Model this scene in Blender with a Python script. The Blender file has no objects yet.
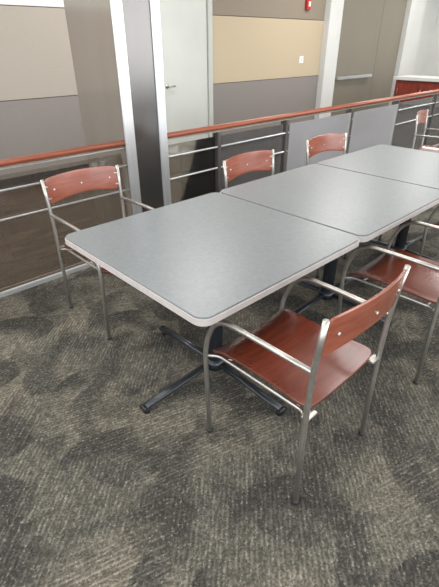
import bpy, bmesh, math, random
from mathutils import Vector, Matrix, Quaternion
random.seed(3)
scn=bpy.context.scene
try:
    scn.view_settings.view_transform='Standard'
except Exception: pass
COL=scn.collection

# ------------------------------------------------------------------ materials
def srgb(r,g,b):
    f=lambda c:(c/255/12.92) if c/255<=.04045 else ((c/255+.055)/1.055)**2.4
    return (f(r),f(g),f(b),1)
def base_mat(name,col,rough=.5,metal=0.,spec=.5,coat=0.):
    m=bpy.data.materials.new(name); m.use_nodes=True
    b=m.node_tree.nodes['Principled BSDF']
    b.inputs['Base Color'].default_value=col
    b.inputs['Roughness'].default_value=rough
    b.inputs['Metallic'].default_value=metal
    b.inputs['Specular IOR Level'].default_value=spec
    b.inputs['Coat Weight'].default_value=coat
    b.inputs['Coat Roughness'].default_value=.12
    return m,m.node_tree,b
def noise_mat(name,c1,c2,scale=(1,1,1),ns=5,detail=4,rough=.5,metal=0.,spec=.5,coat=0.,bump=0.,r2=None,lo=.35,hi=.65):
    m,nt,b=base_mat(name,c1,rough,metal,spec,coat)
    N=nt.nodes;L=nt.links
    tc=N.new('ShaderNodeTexCoord');mp=N.new('ShaderNodeMapping');mp.inputs['Scale'].default_value=scale
    n=N.new('ShaderNodeTexNoise');n.inputs['Scale'].default_value=ns;n.inputs['Detail'].default_value=detail
    r=N.new('ShaderNodeValToRGB');r.color_ramp.elements[0].color=c1;r.color_ramp.elements[1].color=c2
    r.color_ramp.elements[0].position=lo;r.color_ramp.elements[1].position=hi
    L.new(tc.outputs['Object'],mp.inputs[0]);L.new(mp.outputs[0],n.inputs['Vector']);L.new(n.outputs['Fac'],r.inputs[0]);L.new(r.outputs[0],b.inputs['Base Color'])
    if bump:
        bp=N.new('ShaderNodeBump');bp.inputs['Strength'].default_value=bump;bp.inputs['Distance'].default_value=.002
        L.new(n.outputs['Fac'],bp.inputs['Height']);L.new(bp.outputs[0],b.inputs['Normal'])
    return m
M={}
M['laminate']=noise_mat('laminate_grey',srgb(116,120,122),srgb(124,128,130),ns=60,detail=8,rough=.33,spec=.5)
M['edge']=noise_mat('edge_band',srgb(176,169,167),srgb(184,177,174),ns=20,rough=.45)
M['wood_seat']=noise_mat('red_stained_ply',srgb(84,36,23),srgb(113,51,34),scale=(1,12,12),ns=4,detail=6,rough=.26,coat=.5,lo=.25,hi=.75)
M['wood_back_lit']=noise_mat('red_stained_back_lit',srgb(116,58,41),srgb(148,80,59),scale=(1,12,12),ns=4,detail=6,rough=.26,coat=.5,lo=.25,hi=.75)  # seat wood again, colour lightened to stand for light on the back
M['wood_rail']=noise_mat('red_rail_wood',srgb(130,64,43),srgb(160,86,60),scale=(1,14,14),ns=4,detail=6,rough=.35,coat=.3,lo=.25,hi=.75)
M['wood_cab']=noise_mat('cabinet_wood',srgb(110,38,26),srgb(132,50,34),scale=(8,8,1),ns=3,rough=.4)
M['metal']=noise_mat('satin_nickel',srgb(176,172,166),srgb(190,186,180),ns=30,rough=.36,metal=.9)
M['steel']=noise_mat('brushed_steel',srgb(208,210,212),srgb(222,223,224),scale=(60,60,1),ns=3,rough=.3,metal=.75)
M['darkpost']=noise_mat('dark_steel',srgb(105,102,100),srgb(118,114,112),scale=(50,50,1),ns=3,rough=.35,metal=.7)
M['base_metal']=noise_mat('table_base_paint',srgb(40,43,48),srgb(48,51,56),ns=12,rough=.3,metal=.2)
M['black']=noise_mat('black_plastic',srgb(22,22,22),srgb(30,30,30),ns=12,rough=.5)
M['screw']=noise_mat('screw',srgb(210,210,205),srgb(225,225,220),ns=12,rough=.25,metal=.6)
M['white']=noise_mat('white_paint',srgb(198,199,195),srgb(204,204,201),ns=2,rough=.5)
M['door']=noise_mat('door_paint',srgb(184,186,180),srgb(190,192,186),ns=2,rough=.45)
M['frame']=noise_mat('frame_paint',srgb(174,176,170),srgb(182,184,178),ns=2,rough=.45)
def fabric(n,a,b): return noise_mat(n,a,b,ns=140,detail=3,rough=.9,spec=.15,bump=.15)
M['taupe']=fabric('panel_taupe',srgb(156,148,138),srgb(163,155,145))
M['dgrey']=fabric('panel_grey',srgb(128,122,118),srgb(135,129,124))
M['tan']=fabric('panel_tan',srgb(176,161,137),srgb(182,167,143))
M['brown']=fabric('panel_brown',srgb(132,121,108),srgb(138,127,114))
M['base']=noise_mat('baseboard_dark',srgb(48,44,42),srgb(54,50,47),ns=5,rough=.5)
M['col_dark']=noise_mat('column_dark_metal',srgb(106,103,101),srgb(110,107,105),scale=(3,3,.3),ns=2,rough=.2,metal=.85)
M['col_taupe']=noise_mat('column_bronze_panel',srgb(160,152,143),srgb(165,157,148),scale=(2,2,.4),ns=2,rough=.16,metal=.6)
M['door_bronze']=noise_mat('door_bronze',srgb(128,121,108),srgb(133,126,113),scale=(.6,.6,.3),ns=2,rough=.35,metal=.2)
M['ceiling']=noise_mat('ceiling_tile',srgb(215,213,208),srgb(222,220,215),ns=60,rough=.9)
M['red']=noise_mat('alarm_red',srgb(170,30,25),srgb(180,38,30),ns=5,rough=.4)
M['plastic_w']=noise_mat('white_plastic',srgb(225,225,220),srgb(230,230,226),ns=5,rough=.4)
M['groove']=noise_mat('groove',srgb(70,64,60),srgb(76,70,65),ns=5,rough=.8)

def glass(name,tint,haze,hazecol):
    m=bpy.data.materials.new(name);m.use_nodes=True;nt=m.node_tree;N=nt.nodes;L=nt.links
    N.remove(N['Principled BSDF']);out=N['Material Output']
    t=N.new('ShaderNodeBsdfTransparent');t.inputs[0].default_value=tint
    g=N.new('ShaderNodeBsdfGlossy');g.inputs['Roughness'].default_value=.03;g.inputs['Color'].default_value=(.9,.9,.9,1)
    fr=N.new('ShaderNodeFresnel');fr.inputs[0].default_value=1.5
    d=N.new('ShaderNodeBsdfDiffuse');d.inputs[0].default_value=hazecol
    nz=N.new('ShaderNodeTexNoise');nz.inputs['Scale'].default_value=1.2
    mr=N.new('ShaderNodeMapRange');mr.inputs['To Min'].default_value=haze*.9;mr.inputs['To Max'].default_value=haze*1.1
    L.new(nz.outputs['Fac'],mr.inputs['Value'])
    a=N.new('ShaderNodeMixShader');L.new(mr.outputs[0],a.inputs[0]);L.new(t.outputs[0],a.inputs[1]);L.new(d.outputs[0],a.inputs[2])
    b=N.new('ShaderNodeMixShader');L.new(fr.outputs[0],b.inputs[0]);L.new(a.outputs[0],b.inputs[1]);L.new(g.outputs[0],b.inputs[2])
    L.new(b.outputs[0],out.inputs[0]);return m
M['glass']=glass('rail_glass',(.82,.79,.75,1),.03,srgb(165,160,155))
M['glass_mid']=glass('rail_glass_half_glare',(.82,.79,.77,1),.22,srgb(170,165,162))  # tinted glass; some diffuse haze stands in for mid-tone reflections
M['glass_glare']=glass('rail_glass_glare',(.86,.86,.86,1),.45,srgb(205,203,205))  # same rail glass; pale haze painted in for reflected window light
M['winglass']=glass('window_glass',(.95,.97,.97,1),.01,srgb(200,205,205))

def carpet(name):
    m,nt,b=base_mat(name,(.1,.1,.1,1),.95,0,.1)
    N=nt.nodes;L=nt.links
    def mth(op,a,c=None,d=None):
        n=N.new('ShaderNodeMath');n.operation=op
        for i,x in enumerate((a,c,d)):
            if x is None: continue
            if isinstance(x,(int,float)): n.inputs[i].default_value=x
            else: L.new(x,n.inputs[i])
        return n.outputs[0]
    def mix(f,a,c):
        n=N.new('ShaderNodeMix');n.data_type='RGBA'
        if isinstance(f,(int,float)): n.inputs[0].default_value=f
        else: L.new(f,n.inputs[0])
        for i,x in ((6,a),(7,c)):
            if isinstance(x,tuple): n.inputs[i].default_value=x
            else: L.new(x,n.inputs[i])
        return n.outputs[2]
    def fmix(f,a,c):
        n=N.new('ShaderNodeMix');n.data_type='FLOAT'
        L.new(f,n.inputs[0]);L.new(a,n.inputs[2]);L.new(c,n.inputs[3]);return n.outputs[0]
    tc=N.new('ShaderNodeTexCoord');P=tc.outputs['Object']
    def mapping(src,loc=(0,0,0),rot=0,sc=(1,1,1)):
        r=N.new('ShaderNodeMapping');r.inputs['Location'].default_value=loc;r.inputs['Rotation'].default_value=(0,0,rot)
        L.new(src,r.inputs[0])
        n=N.new('ShaderNodeMapping');n.inputs['Scale'].default_value=sc
        L.new(r.outputs[0],n.inputs[0]);return n.outputs[0]
    def noise(src,s,det=2,rg=.5):
        n=N.new('ShaderNodeTexNoise');n.inputs['Scale'].default_value=s;n.inputs['Detail'].default_value=det;n.inputs['Roughness'].default_value=rg
        L.new(src,n.inputs['Vector']);return n.outputs['Fac']
    def ramp(v,lo,hi):
        n=N.new('ShaderNodeMapRange');n.interpolation_type='SMOOTHSTEP';n.inputs['From Min'].default_value=lo;n.inputs['From Max'].default_value=hi
        L.new(v,n.inputs['Value']);return n.outputs[0]
    def vor(src,s,rnd=.9,out='Distance'):
        n=N.new('ShaderNodeTexVoronoi');n.voronoi_dimensions='2D';n.inputs['Scale'].default_value=s;n.inputs['Randomness'].default_value=rnd
        L.new(src,n.inputs['Vector']);return n.outputs[out]
    def wave(src,s,dist):
        n=N.new('ShaderNodeTexWave');n.wave_type='BANDS';n.bands_direction='Y';n.inputs['Scale'].default_value=s
        n.inputs['Distortion'].default_value=dist;n.inputs['Detail'].default_value=1;n.inputs['Detail Scale'].default_value=2
        L.new(src,n.inputs['Vector']);return n.outputs['Fac']
    sepc=N.new('ShaderNodeSeparateColor');L.new(vor(P,170,1,'Color'),sepc.inputs[0]);cell=sepc.outputs[0]
    region=ramp(noise(P,1.3,1),.46,.54)
    rowA=mth('MULTIPLY',wave(mapping(P,rot=.30),19,.8),ramp(noise(mapping(P,rot=.30,sc=(18,60,1)),1,1),.35,.65))
    rowB=mth('MULTIPLY',wave(mapping(P,rot=-.75),17,.8),ramp(noise(mapping(P,rot=-.75,sc=(18,60,1)),1,1),.35,.65))
    row=fmix(region,rowA,rowB)
    tex=mth('ADD',mth('MULTIPLY',cell,.5),mth('MULTIPLY',row,.45))
    tex=mth('ADD',tex,mth('MULTIPLY',mth('SUBTRACT',noise(P,38,2),.5),.5))
    tex=ramp(tex,-.1,1.1)
    def cres(rot,sc,off,s,rad):
        A=mapping(P,loc=(off[0],off[1],0),rot=rot,sc=sc)
        B=mapping(P,loc=(off[0]+off[2],off[1]+off[3],0),rot=rot,sc=sc)
        a=mth('SUBTRACT',1.0,ramp(vor(A,s,.8),rad-.02,rad+.02))
        c=ramp(vor(B,s,.8),rad-.12,rad+.10)
        return mth('MULTIPLY',a,c)
    c1=cres(.5,(1,1.5,1),(0,0,.11,.14),1.8,.44)
    c2=cres(-.7,(1,1.8,1),(3.3,1.7,-.10,.13),1.6,.42)
    c3=cres(1.4,(1,1.4,1),(7.3,2.7,.08,-.10),2.5,.38)
    cc=mth('MAXIMUM',mth('MAXIMUM',c1,mth('MULTIPLY',c2,.85)),mth('MULTIPLY',c3,.6))
    big=ramp(noise(P,1.5,1),.42,.58)
    lite=mix(tex,srgb(76,72,64),srgb(140,134,121))
    lite2=mix(tex,srgb(66,64,58),srgb(122,118,108))
    base=mix(big,lite,lite2)
    dk=mix(tex,srgb(44,43,41),srgb(84,82,78))
    col=mix(mth('MULTIPLY',cc,.85),base,dk)
    th=ramp(cell,.9,.95)
    col=mix(mth('MULTIPLY',th,mth('ADD',.08,mth('MULTIPLY',row,.32))),col,srgb(172,166,151))
    L.new(col,b.inputs['Base Color'])
    bp=N.new('ShaderNodeBump');bp.inputs['Strength'].default_value=.3;bp.inputs['Distance'].default_value=.004
    L.new(tex,bp.inputs['Height']);L.new(bp.outputs[0],b.inputs['Normal'])
    return m
M['carpet']=carpet('patterned_carpet')
M['hallfloor']=noise_mat('hall_floor',srgb(64,54,45),srgb(86,75,63),scale=(1,3,1),ns=3,detail=5,rough=.22,spec=.5)

# ------------------------------------------------------------------ mesh helpers
def link(ob,parent=None):
    COL.objects.link(ob)
    if parent is not None: ob.parent=parent
    return ob
def mesh_obj(name,bm,mat,parent=None,smooth=False,loc=None):
    me=bpy.data.meshes.new(name)
    bmesh.ops.recalc_face_normals(bm,faces=bm.faces)
    bm.to_mesh(me);bm.free()
    if mat: me.materials.append(mat)
    if smooth:
        for p in me.polygons: p.use_smooth=True
    o=bpy.data.objects.new(name,me)
    if loc: o.location=loc
    return link(o,parent)
def empty(name,loc=(0,0,0),rot=0):
    e=bpy.data.objects.new(name,None);e.location=loc;e.rotation_euler=(0,0,rot);e.empty_display_size=.1
    return link(e)
def box(name,a,b,mat,parent=None,bevel=0.):
    bm=bmesh.new();bmesh.ops.create_cube(bm,size=1)
    for v in bm.verts:
        v.co=Vector(((a[i]+b[i])/2+v.co[i]*(b[i]-a[i]) for i in range(3)))
    if bevel: bmesh.ops.bevel(bm,geom=list(bm.edges),offset=bevel,segments=2,affect='EDGES')
    return mesh_obj(name,bm,mat,parent)
def fillet(pts,r,n=6):
    pts=[Vector(p) for p in pts];out=[pts[0]]
    for i in range(1,len(pts)-1):
        p=pts[i];a=(pts[i-1]-p);b=(pts[i+1]-p);ra=min(r,a.length*.48,b.length*.48)
        A=p+a.normalized()*ra;B=p+b.normalized()*ra
        for k in range(n+1):
            t=k/n;out.append(A*(1-t)**2+p*2*t*(1-t)+B*t*t)
    out.append(pts[-1]);return out
def tube(name,pts,rad,mat,parent=None,fr=0.,seg=12,sx=1.,sy=1.):
    if fr: pts=fillet(pts,fr)
    pts=[Vector(p) for p in pts]
    bm=bmesh.new();rings=[]
    t=(pts[1]-pts[0]).normalized()
    up=Vector((0,0,1)) if abs(t.z)<.9 else Vector((0,1,0))
    n=(up-t*up.dot(t)).normalized()
    for i,p in enumerate(pts):
        if i==0: tt=(pts[1]-pts[0]).normalized()
        elif i==len(pts)-1: tt=(pts[-1]-pts[-2]).normalized()
        else: tt=((pts[i+1]-p).normalized()+(p-pts[i-1]).normalized()).normalized()
        q=t.rotation_difference(tt);n=(q@n);n=(n-tt*n.dot(tt)).normalized();t=tt
        bb=tt.cross(n)
        rings.append([bm.verts.new(p+(n*math.cos(2*math.pi*k/seg)*sy+bb*math.sin(2*math.pi*k/seg)*sx)*rad) for k in range(seg)])
    for i in range(len(rings)-1):
        for k in range(seg):
            bm.faces.new((rings[i][k],rings[i][(k+1)%seg],rings[i+1][(k+1)%seg],rings[i+1][k]))
    bm.faces.new(rings[0][::-1]);bm.faces.new(rings[-1])
    return mesh_obj(name,bm,mat,parent,True)
def sheet(name,fn,nu,nv,th,mat,parent=None):
    """solid sheet: fn(u,v)->(pos,normal) in -1..1"""
    bm=bmesh.new();T=[];B=[]
    for i in range(nu+1):
        T.append([]);B.append([])
        for j in range(nv+1):
            p,n=fn(-1+2*i/nu,-1+2*j/nv)
            T[-1].append(bm.verts.new(Vector(p)+Vector(n)*th/2));B[-1].append(bm.verts.new(Vector(p)-Vector(n)*th/2))
    for i in range(nu):
        for j in range(nv):
            bm.faces.new((T[i][j],T[i+1][j],T[i+1][j+1],T[i][j+1]))
            bm.faces.new((B[i][j],B[i][j+1],B[i+1][j+1],B[i+1][j]))
    for i in range(nu):
        bm.faces.new((T[i][0],B[i][0],B[i+1][0],T[i+1][0]));bm.faces.new((T[i][nv],T[i+1][nv],B[i+1][nv],B[i][nv]))
    for j in range(nv):
        bm.faces.new((T[0][j],T[0][j+1],B[0][j+1],B[0][j]));bm.faces.new((T[nu][j],B[nu][j],B[nu][j+1],T[nu][j+1]))
    o=mesh_obj(name,bm,mat,parent,True)
    md=o.modifiers.new('edge','BEVEL');md.width=.003;md.segments=2;md.limit_method='ANGLE'
    md=o.modifiers.new('wn','WEIGHTED_NORMAL')
    return o
def squircle(u,v,k):
    m=max(abs(u),abs(v))
    if m<1e-6: return u,v
    l=(abs(u)**k+abs(v)**k)**(1/k)
    f=m/l
    return u*f,v*f

# ------------------------------------------------------------------ chair
def chair(loc,rot):
    e=empty('dining_armchair',loc,rot)
    W=.248;R=.0108
    met=M['metal']
    for s,nm in ((-1,'left'),(1,'right')):
        x=s*W
        tube('rear_leg_'+nm,[(x,-.25,0.004),(x,-.245,.45),(x,-.25,.68),(x+s*.006,-.272,.876)],R,met,e,fr=.1)
        tube('front_leg_arm_'+nm,[(x,.25,.004),(x,.27,.5),(x+s*.004,.19,.664),(x+s*.004,.02,.668),(x,-.25,.664)],R,met,e,fr=.1)
        tube('side_rail_'+nm,[(s*(W-.004),.262,.437),(s*(W-.035),.22,.442),(s*(W-.035),-.21,.442),(s*(W-.004),-.245,.437)],.008,met,e,fr=.03)
        for y,k in ((.25,'front'),(-.25,'rear')):
            tube('glide_%s_%s'%(k,nm),[(x,y,0.0),(x,y,.012)],.014,M['black'],e)
        box('seat_bracket_'+nm,(min(s*.19,s*W),-.255,.447),(max(s*.19,s*W),-.225,.455),met,e,.002)
        tube('back_pin_top_'+nm,[(x,-.266,.83),(s*.222,-.272,.83)],.006,met,e,seg=8)
        tube('back_pin_low_'+nm,[(x,-.258,.76),(s*.222,-.264,.76)],.006,met,e,seg=8)
    tube('cross_rail_front',[(-W+.03,.17,.440),(W-.03,.17,.440)],.008,met,e)
    tube('cross_rail_rear',[(-W+.03,-.18,.440),(W-.03,-.18,.440)],.008,met,e)
    def seat(u,v):
        uu,vv=squircle(u,v,12)
        wd=.238-.018*(1-vv*vv)
        x=uu*wd; y=.014+vv*.250
        z=.466+.016*uu*uu*uu*uu-.008*(1-uu*uu)
        if vv>.6: z-=.03*((vv-.6)/.4)**2
        return (x,y,z),(0,0,1)
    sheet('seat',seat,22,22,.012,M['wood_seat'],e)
    def back(u,v):
        uu,vv=squircle(u,v,14)
        x=uu*.240
        y=-.266-.034*(1-uu*uu)-.008*vv
        top=.876+.010*(1-uu*uu); bot=.722+.026*(1-uu*uu)
        z=bot+(top-bot)*(vv+1)/2
        n=Vector((-.3*uu,1,0)).normalized()
        return (x,y,z),n
    sheet('backrest',back,24,8,.012,M['wood_back_lit'],e)
    for k,x in enumerate((-.19,-.0,.19)):
        u=x/.240;y=-.266-.034*(1-u*u)
        for sgn in (1,-1):
            tube('screw_%d'%(k*2+(sgn>0)),[(x,y+sgn*.004,.805),(x,y+sgn*.009,.805)],.006,M['screw'],e,seg=10)
    return e

# ------------------------------------------------------------------ table
S=1.067
def rounded_slab(name,x0,y0,x1,y1,z0,z1,r,mat,parent,bev=.004):
    bm=bmesh.new();pts=[]
    for cx,cy,a0 in ((x1-r,y1-r,0),(x0+r,y1-r,90),(x0+r,y0+r,180),(x1-r,y0+r,270)):
        for k in range(9):
            a=math.radians(a0+k*90/8);pts.append((cx+r*math.cos(a),cy+r*math.sin(a)))
    lo=[bm.verts.new((p[0],p[1],z0)) for p in pts];f=bm.faces.new(lo)
    ret=bmesh.ops.extrude_face_region(bm,geom=[f])
    for v in ret['geom']:
        if isinstance(v,bmesh.types.BMVert): v.co.z=z1
    ed=[e for e in bm.edges if abs(e.verts[0].co.z-e.verts[1].co.z)<1e-6]
    bmesh.ops.bevel(bm,geom=ed,offset=bev,segments=3,affect='EDGES')
    return mesh_obj(name,bm,mat,parent,False)
def table(i):
    e=empty('cafe_table',(i*S,0,0))
    g=.0015
    rounded_slab('edge_band',g,g,S-g,S-g,.700,.739,.058,M['edge'],e,.008)
    rounded_slab('laminate_top',g+.006,g+.006,S-g-.006,S-g-.006,.725,.7402,.052,M['laminate'],e,.0005)
    cx,cy=.46,.435
    tube('pedestal_column',[(cx,cy,.05),(cx,cy,.70)],.042,M['base_metal'],e,seg=28)
    tube('column_collar',[(cx,cy,.03),(cx,cy,.085)],.056,M['base_metal'],e,seg=28)
    box('mount_plate',(cx-.2,cy-.2,.690),(cx+.2,cy+.2,.700),M['base_metal'],e)
    for k,(dx,dy) in enumerate(((1,0),(-1,0),(0,1),(0,-1))):
        pts=[(cx+dx*.03,cy+dy*.03,.062),(cx+dx*.25,cy+dy*.25,.05),(cx+dx*.475,cy+dy*.475,.034)]
        tube('foot_arm_%d'%(k+1),pts,.018,M['base_metal'],e,seg=14,sx=1.2,sy=.8)
        tube('foot_glide_%d'%(k+1),[(cx+dx*.462,cy+dy*.462,0),(cx+dx*.462,cy+dy*.462,.03)],.018,M['black'],e,seg=14)
        tube('foot_cap_%d'%(k+1),[(cx+dx*.47,cy+dy*.47,.034),(cx+dx*.485,cy+dy*.485,.033)],.019,M['black'],e,seg=14,sx=1.2,sy=.85)
        tube('top_arm_%d'%(k+1),[(cx+dx*.03,cy+dy*.03,.680),(cx+dx*.3,cy+dy*.3,.686)],.014,M['base_metal'],e,seg=10)
for i in range(3): table(i)
chair((.388,-.12,0),0)
chair((1.40,-.14,0),0)
chair((2.47,-.13,0),math.radians(2))
chair((.43,1.335,0),math.pi)
chair((1.52,.925,0),math.pi)
chair((2.48,.94,0),math.pi+math.radians(-5))
chair((4.56,1.02,0),math.pi+math.radians(12))

# ------------------------------------------------------------------ room
X0,X1,Y0,YW,ZC=-4.5,12.5,-5.0,4.77,3.3
YR=2.06
box('floor',(X0,Y0,-.1),(X1,YR+.0,0),M['carpet'])
box('floor_hall',(X0,YR,-.1),(X1,YW,-.001),M['hallfloor'])
box('ceiling',(X0,Y0,ZC),(X1,YW,ZC+.1),M['ceiling'])
wn=box('wall_north',(X0,YW+.03,0),(X1,YW+.18,ZC),M['white'])
def panel(n,x0,x1,z0,z1,mat): box(n,(x0+.004,YW,z0+.004),(x1-.004,YW+.035,z1-.004),mat,wn,.002)
def bay(x0,x1,low,mid,top,tag):
    box('reveal_'+tag,(x0,YW+.012,.0),(x1,YW+.03,ZC),M['groove'],wn)
    panel('panel_low_'+tag,x0,x1,.1,.98,low);panel('panel_mid_'+tag,x0,x1,.98,1.925,mid);panel('panel_top_'+tag,x0,x1,1.925,ZC,top)
bay(-4.4,-1.2,M['dgrey'],M['taupe'],M['white'],'a')
bay(-1.2,3.38,M['dgrey'],M['taupe'],M['white'],'b')
bay(4.46,7.42,M['dgrey'],M['tan'],M['brown'],'c')
box('baseboard_north',(X0,YW-.012,0),(3.38,YW+.012,.1),M['base'])
box('baseboard_north_east',(4.46,YW-.012,0),(7.42,YW+.012,.1),M['base'])
d=empty('door_1')
box('leaf',(3.47,YW-.005,.01),(4.36,YW+.03,2.6),M['door'],d,.003)
box('jamb_left',(3.38,YW-.03,0),(3.46,YW+.03,2.7),M['frame'],d,.003)
box('jamb_right',(4.37,YW-.03,0),(4.46,YW+.03,2.7),M['frame'],d,.003)
box('head',(3.38,YW-.03,2.61),(4.46,YW+.03,2.7),M['frame'],d,.003)
tube('lever',[(3.54,YW-.005,1.0),(3.54,YW-.06,1.0),(3.66,YW-.06,1.0)],.011,M['metal'],d,fr=.02)
tube('rose',[(3.54,YW-.012,1.0),(3.54,YW-.004,1.0)],.03,M['metal'],d,seg=20)
box('trim_1',(7.42,YW-.12,0),(7.85,YW+.03,ZC),M['white'],None,.004)
box('trim_2',(10.65,YW-.12,0),(11.4,YW+.03,ZC),M['white'],None,.004)
d=empty('door_2')
box('leaf_left',(7.86,YW-.01,.01),(9.6,YW+.03,ZC-.02),M['door_bronze'],d,.003)
box('leaf_right',(9.604,YW-.01,.01),(10.64,YW+.03,ZC-.02),M['door_bronze'],d,.003)
box('push_bar',(7.98,YW-.10,.87),(9.4,YW-.06,.93),M['steel'],d,.008)
for k,x in enumerate((8.02,9.3)): box('bar_mount_%d'%k,(x,YW-.07,.875),(x+.06,YW-.01,.925),M['steel'],d,.004)
fa=empty('fire_alarm',(6.83,YW-.001,2.15))
box('housing',(-.06,-.05,-.08),(.06,0,.08),M['red'],fa,.01);box('strobe',(-.025,-.07,-.03),(.025,-.05,.05),M['plastic_w'],fa,.006)
ls=empty('light_switch',(6.79,YW-.001,1.275))
box('plate',(-.06,-.008,-.06),(.06,0,.06),M['plastic_w'],ls,.003);box('toggle',(-.015,-.016,-.03),(.015,-.008,.03),M['white'],ls,.002)
we=box('wall_east',(X1,Y0,0),(X1+.15,YW+.18,ZC),M['white'])
def windows(tag,axis,pos,a,b):
    w=empty('window_'+tag)
    def bx(n,u0,u1,z0,z1,t,m):
        if axis=='y': box(n,(u0,pos-t,z0),(u1,pos+t,z1),m,w)
        else: box(n,(pos-t,u0,z0),(pos+t,u1,z1),m,w)
    bx('sill',a,b,0,.25,.07,M['white']);bx('header',a,b,ZC-.25,ZC,.07,M['white'])
    n=int((b-a)/1.6)
    for i in range(n+1):
        u=a+(b-a)*i/n;bx('mullion_%d'%i,u-.04,u+.04,.25,ZC-.25,.05,M['darkpost'])
    bx('glazing',a,b,.25,ZC-.25,.004,M['winglass'])
windows('1','y',Y0,X0,X1)
windows('2','x',X0,Y0,YW)
c=empty('clad_column')
cx0,cx1,cy0,cy1=1.03,1.42,2.02,2.68
box('core',(cx0+.01,cy0+.012,0),(cx1-.01,cy1,ZC),M['col_dark'],c)
box('side_panel',(cx0,cy0+.02,0),(cx0+.012,cy1,ZC),M['col_taupe'],c)
box('corner_trim_left',(cx0-.004,cy0,0),(cx0+.085,cy0+.014,ZC),M['steel'],c,.003)
box('corner_trim_right',(cx1-.075,cy0,0),(cx1+.004,cy0+.014,ZC),M['steel'],c,.003)
def railing(x0,x1,posts,mats,tag):
    e=empty('guard_railing')
    tube('handrail',[(x0,YR,.905),(x1,YR,.905)],.026,M['wood_rail'],e,seg=18,sx=1.15,sy=.85)
    box('rail_flat_bar',(x0,YR-.018,.868),(x1,YR+.018,.878),M['metal'],e)
    tube('rod_upper',[(x0,YR-.018,.74),(x1,YR-.018,.74)],.008,M['steel'],e)
    tube('rod_lower',[(x0,YR-.018,.55),(x1,YR-.018,.55)],.008,M['steel'],e)
    box('kick_rail',(x0,YR-.012,.0),(x1,YR+.012,.035),M['steel'],e,.003)
    for k,x in enumerate(posts):
        box('post_%d'%k,(x-.022,YR-.03,0),(x+.022,YR+.045,.87),M['darkpost'],e,.003)
        box('post_base_%d'%k,(x-.05,YR-.05,0),(x+.05,YR+.05,.008),M['darkpost'],e,.002)
    ps=[x0]+posts+[x1]
    for k in range(len(ps)-1):
        if ps[k+1]-ps[k]<.2: continue
        mt=mats[min(k,len(mats)-1)]
        dy=-.034 if mt is M['glass_glare'] else .004
        box('glass_panel_%d'%k,(ps[k]+.03,YR+dy-.004,.06),(ps[k+1]-.03,YR+dy+.004,.83),mt,e)
railing(X0+.1,1.025,[-3.4,-2.2,-1.05,-.16],[M['glass']],'w')
railing(1.43,X1,[2.02,3.0,4.25,5.45,6.7,8.0],[M['glass'],M['glass_mid'],M['glass_glare'],M['glass_glare'],M['glass_mid']],'e')
k=empty('counter_cabinet')
box('body',(8.85,2.3,.08),(9.4,3.8,.88),M['wood_cab'],k,.004)
box('toe_kick',(8.9,2.32,0),(9.38,3.78,.08),M['black'],k)
box('countertop',(8.78,2.26,.88),(9.44,3.84,.94),M['white'],k,.006)
for j in range(3):
    box('door_panel_%d'%j,(8.835,2.33+j*.49,.12),(8.85,2.79+j*.49,.84),M['wood_cab'],k,.004)
    tube('pull_%d'%j,[(8.83,2.74+j*.49,.6),(8.81,2.74+j*.49,.6),(8.81,2.74+j*.49,.72),(8.83,2.74+j*.49,.72)],.005,M['metal'],k,seg=8)

# ------------------------------------------------------------------ lights
def area(name,loc,rot,sx,sy,pw,col=(1,1,1)):
    l=bpy.data.lights.new(name,'AREA');l.shape='RECTANGLE';l.size=sx;l.size_y=sy;l.energy=pw;l.color=col
    o=bpy.data.objects.new(name,l);o.location=loc;o.rotation_euler=rot;link(o)
area('window_daylight_south',(3.5,Y0+.15,1.8),(math.radians(80),0,0),15,2.6,540,(.97,.985,1))
area('window_daylight_west',(X0+.15,0,1.8),(math.radians(80),0,math.radians(-90)),8.5,2.6,200,(.97,.985,1))
for i,(x,pw) in enumerate(((-1.5,60),(2.5,62),(6.5,90),(10.2,115))):
    area('ceiling_light_%d'%i,(x,.3,ZC-.02),(0,0,0),1.8,1.8,pw,(1,.985,.96))
    area('hall_light_%d'%i,(x,3.3,ZC-.02),(0,0,0),1.8,.6,(85,72,66,62)[i],(1,.98,.95))
w=bpy.data.worlds.new('sky');scn.world=w;w.use_nodes=True
bg=w.node_tree.nodes['Background'];bg.inputs[0].default_value=(.86,.92,1,1);bg.inputs[1].default_value=1.1

# ------------------------------------------------------------------ camera
f,th,roll,yaw,cx,cy,h=428.7427,.5302,-.003,.8109,-.7949,-.9231,1.5692
F=Vector((math.cos(yaw)*math.cos(th),math.sin(yaw)*math.cos(th),-math.sin(th)))
R=Vector((math.sin(yaw),-math.cos(yaw),0));U=R.cross(F)
R2=R*math.cos(roll)+U*math.sin(roll);U2=-R*math.sin(roll)+U*math.cos(roll)
cd=bpy.data.cameras.new('camera');co=bpy.data.objects.new('camera',cd);link(co)
m=Matrix((R2,U2,-F)).transposed().to_4x4();m.translation=Vector((cx,cy,h));co.matrix_world=m
cd.sensor_fit='VERTICAL';cd.sensor_height=24;cd.lens=24*f/587;cd.clip_start=.02
scn.camera=co
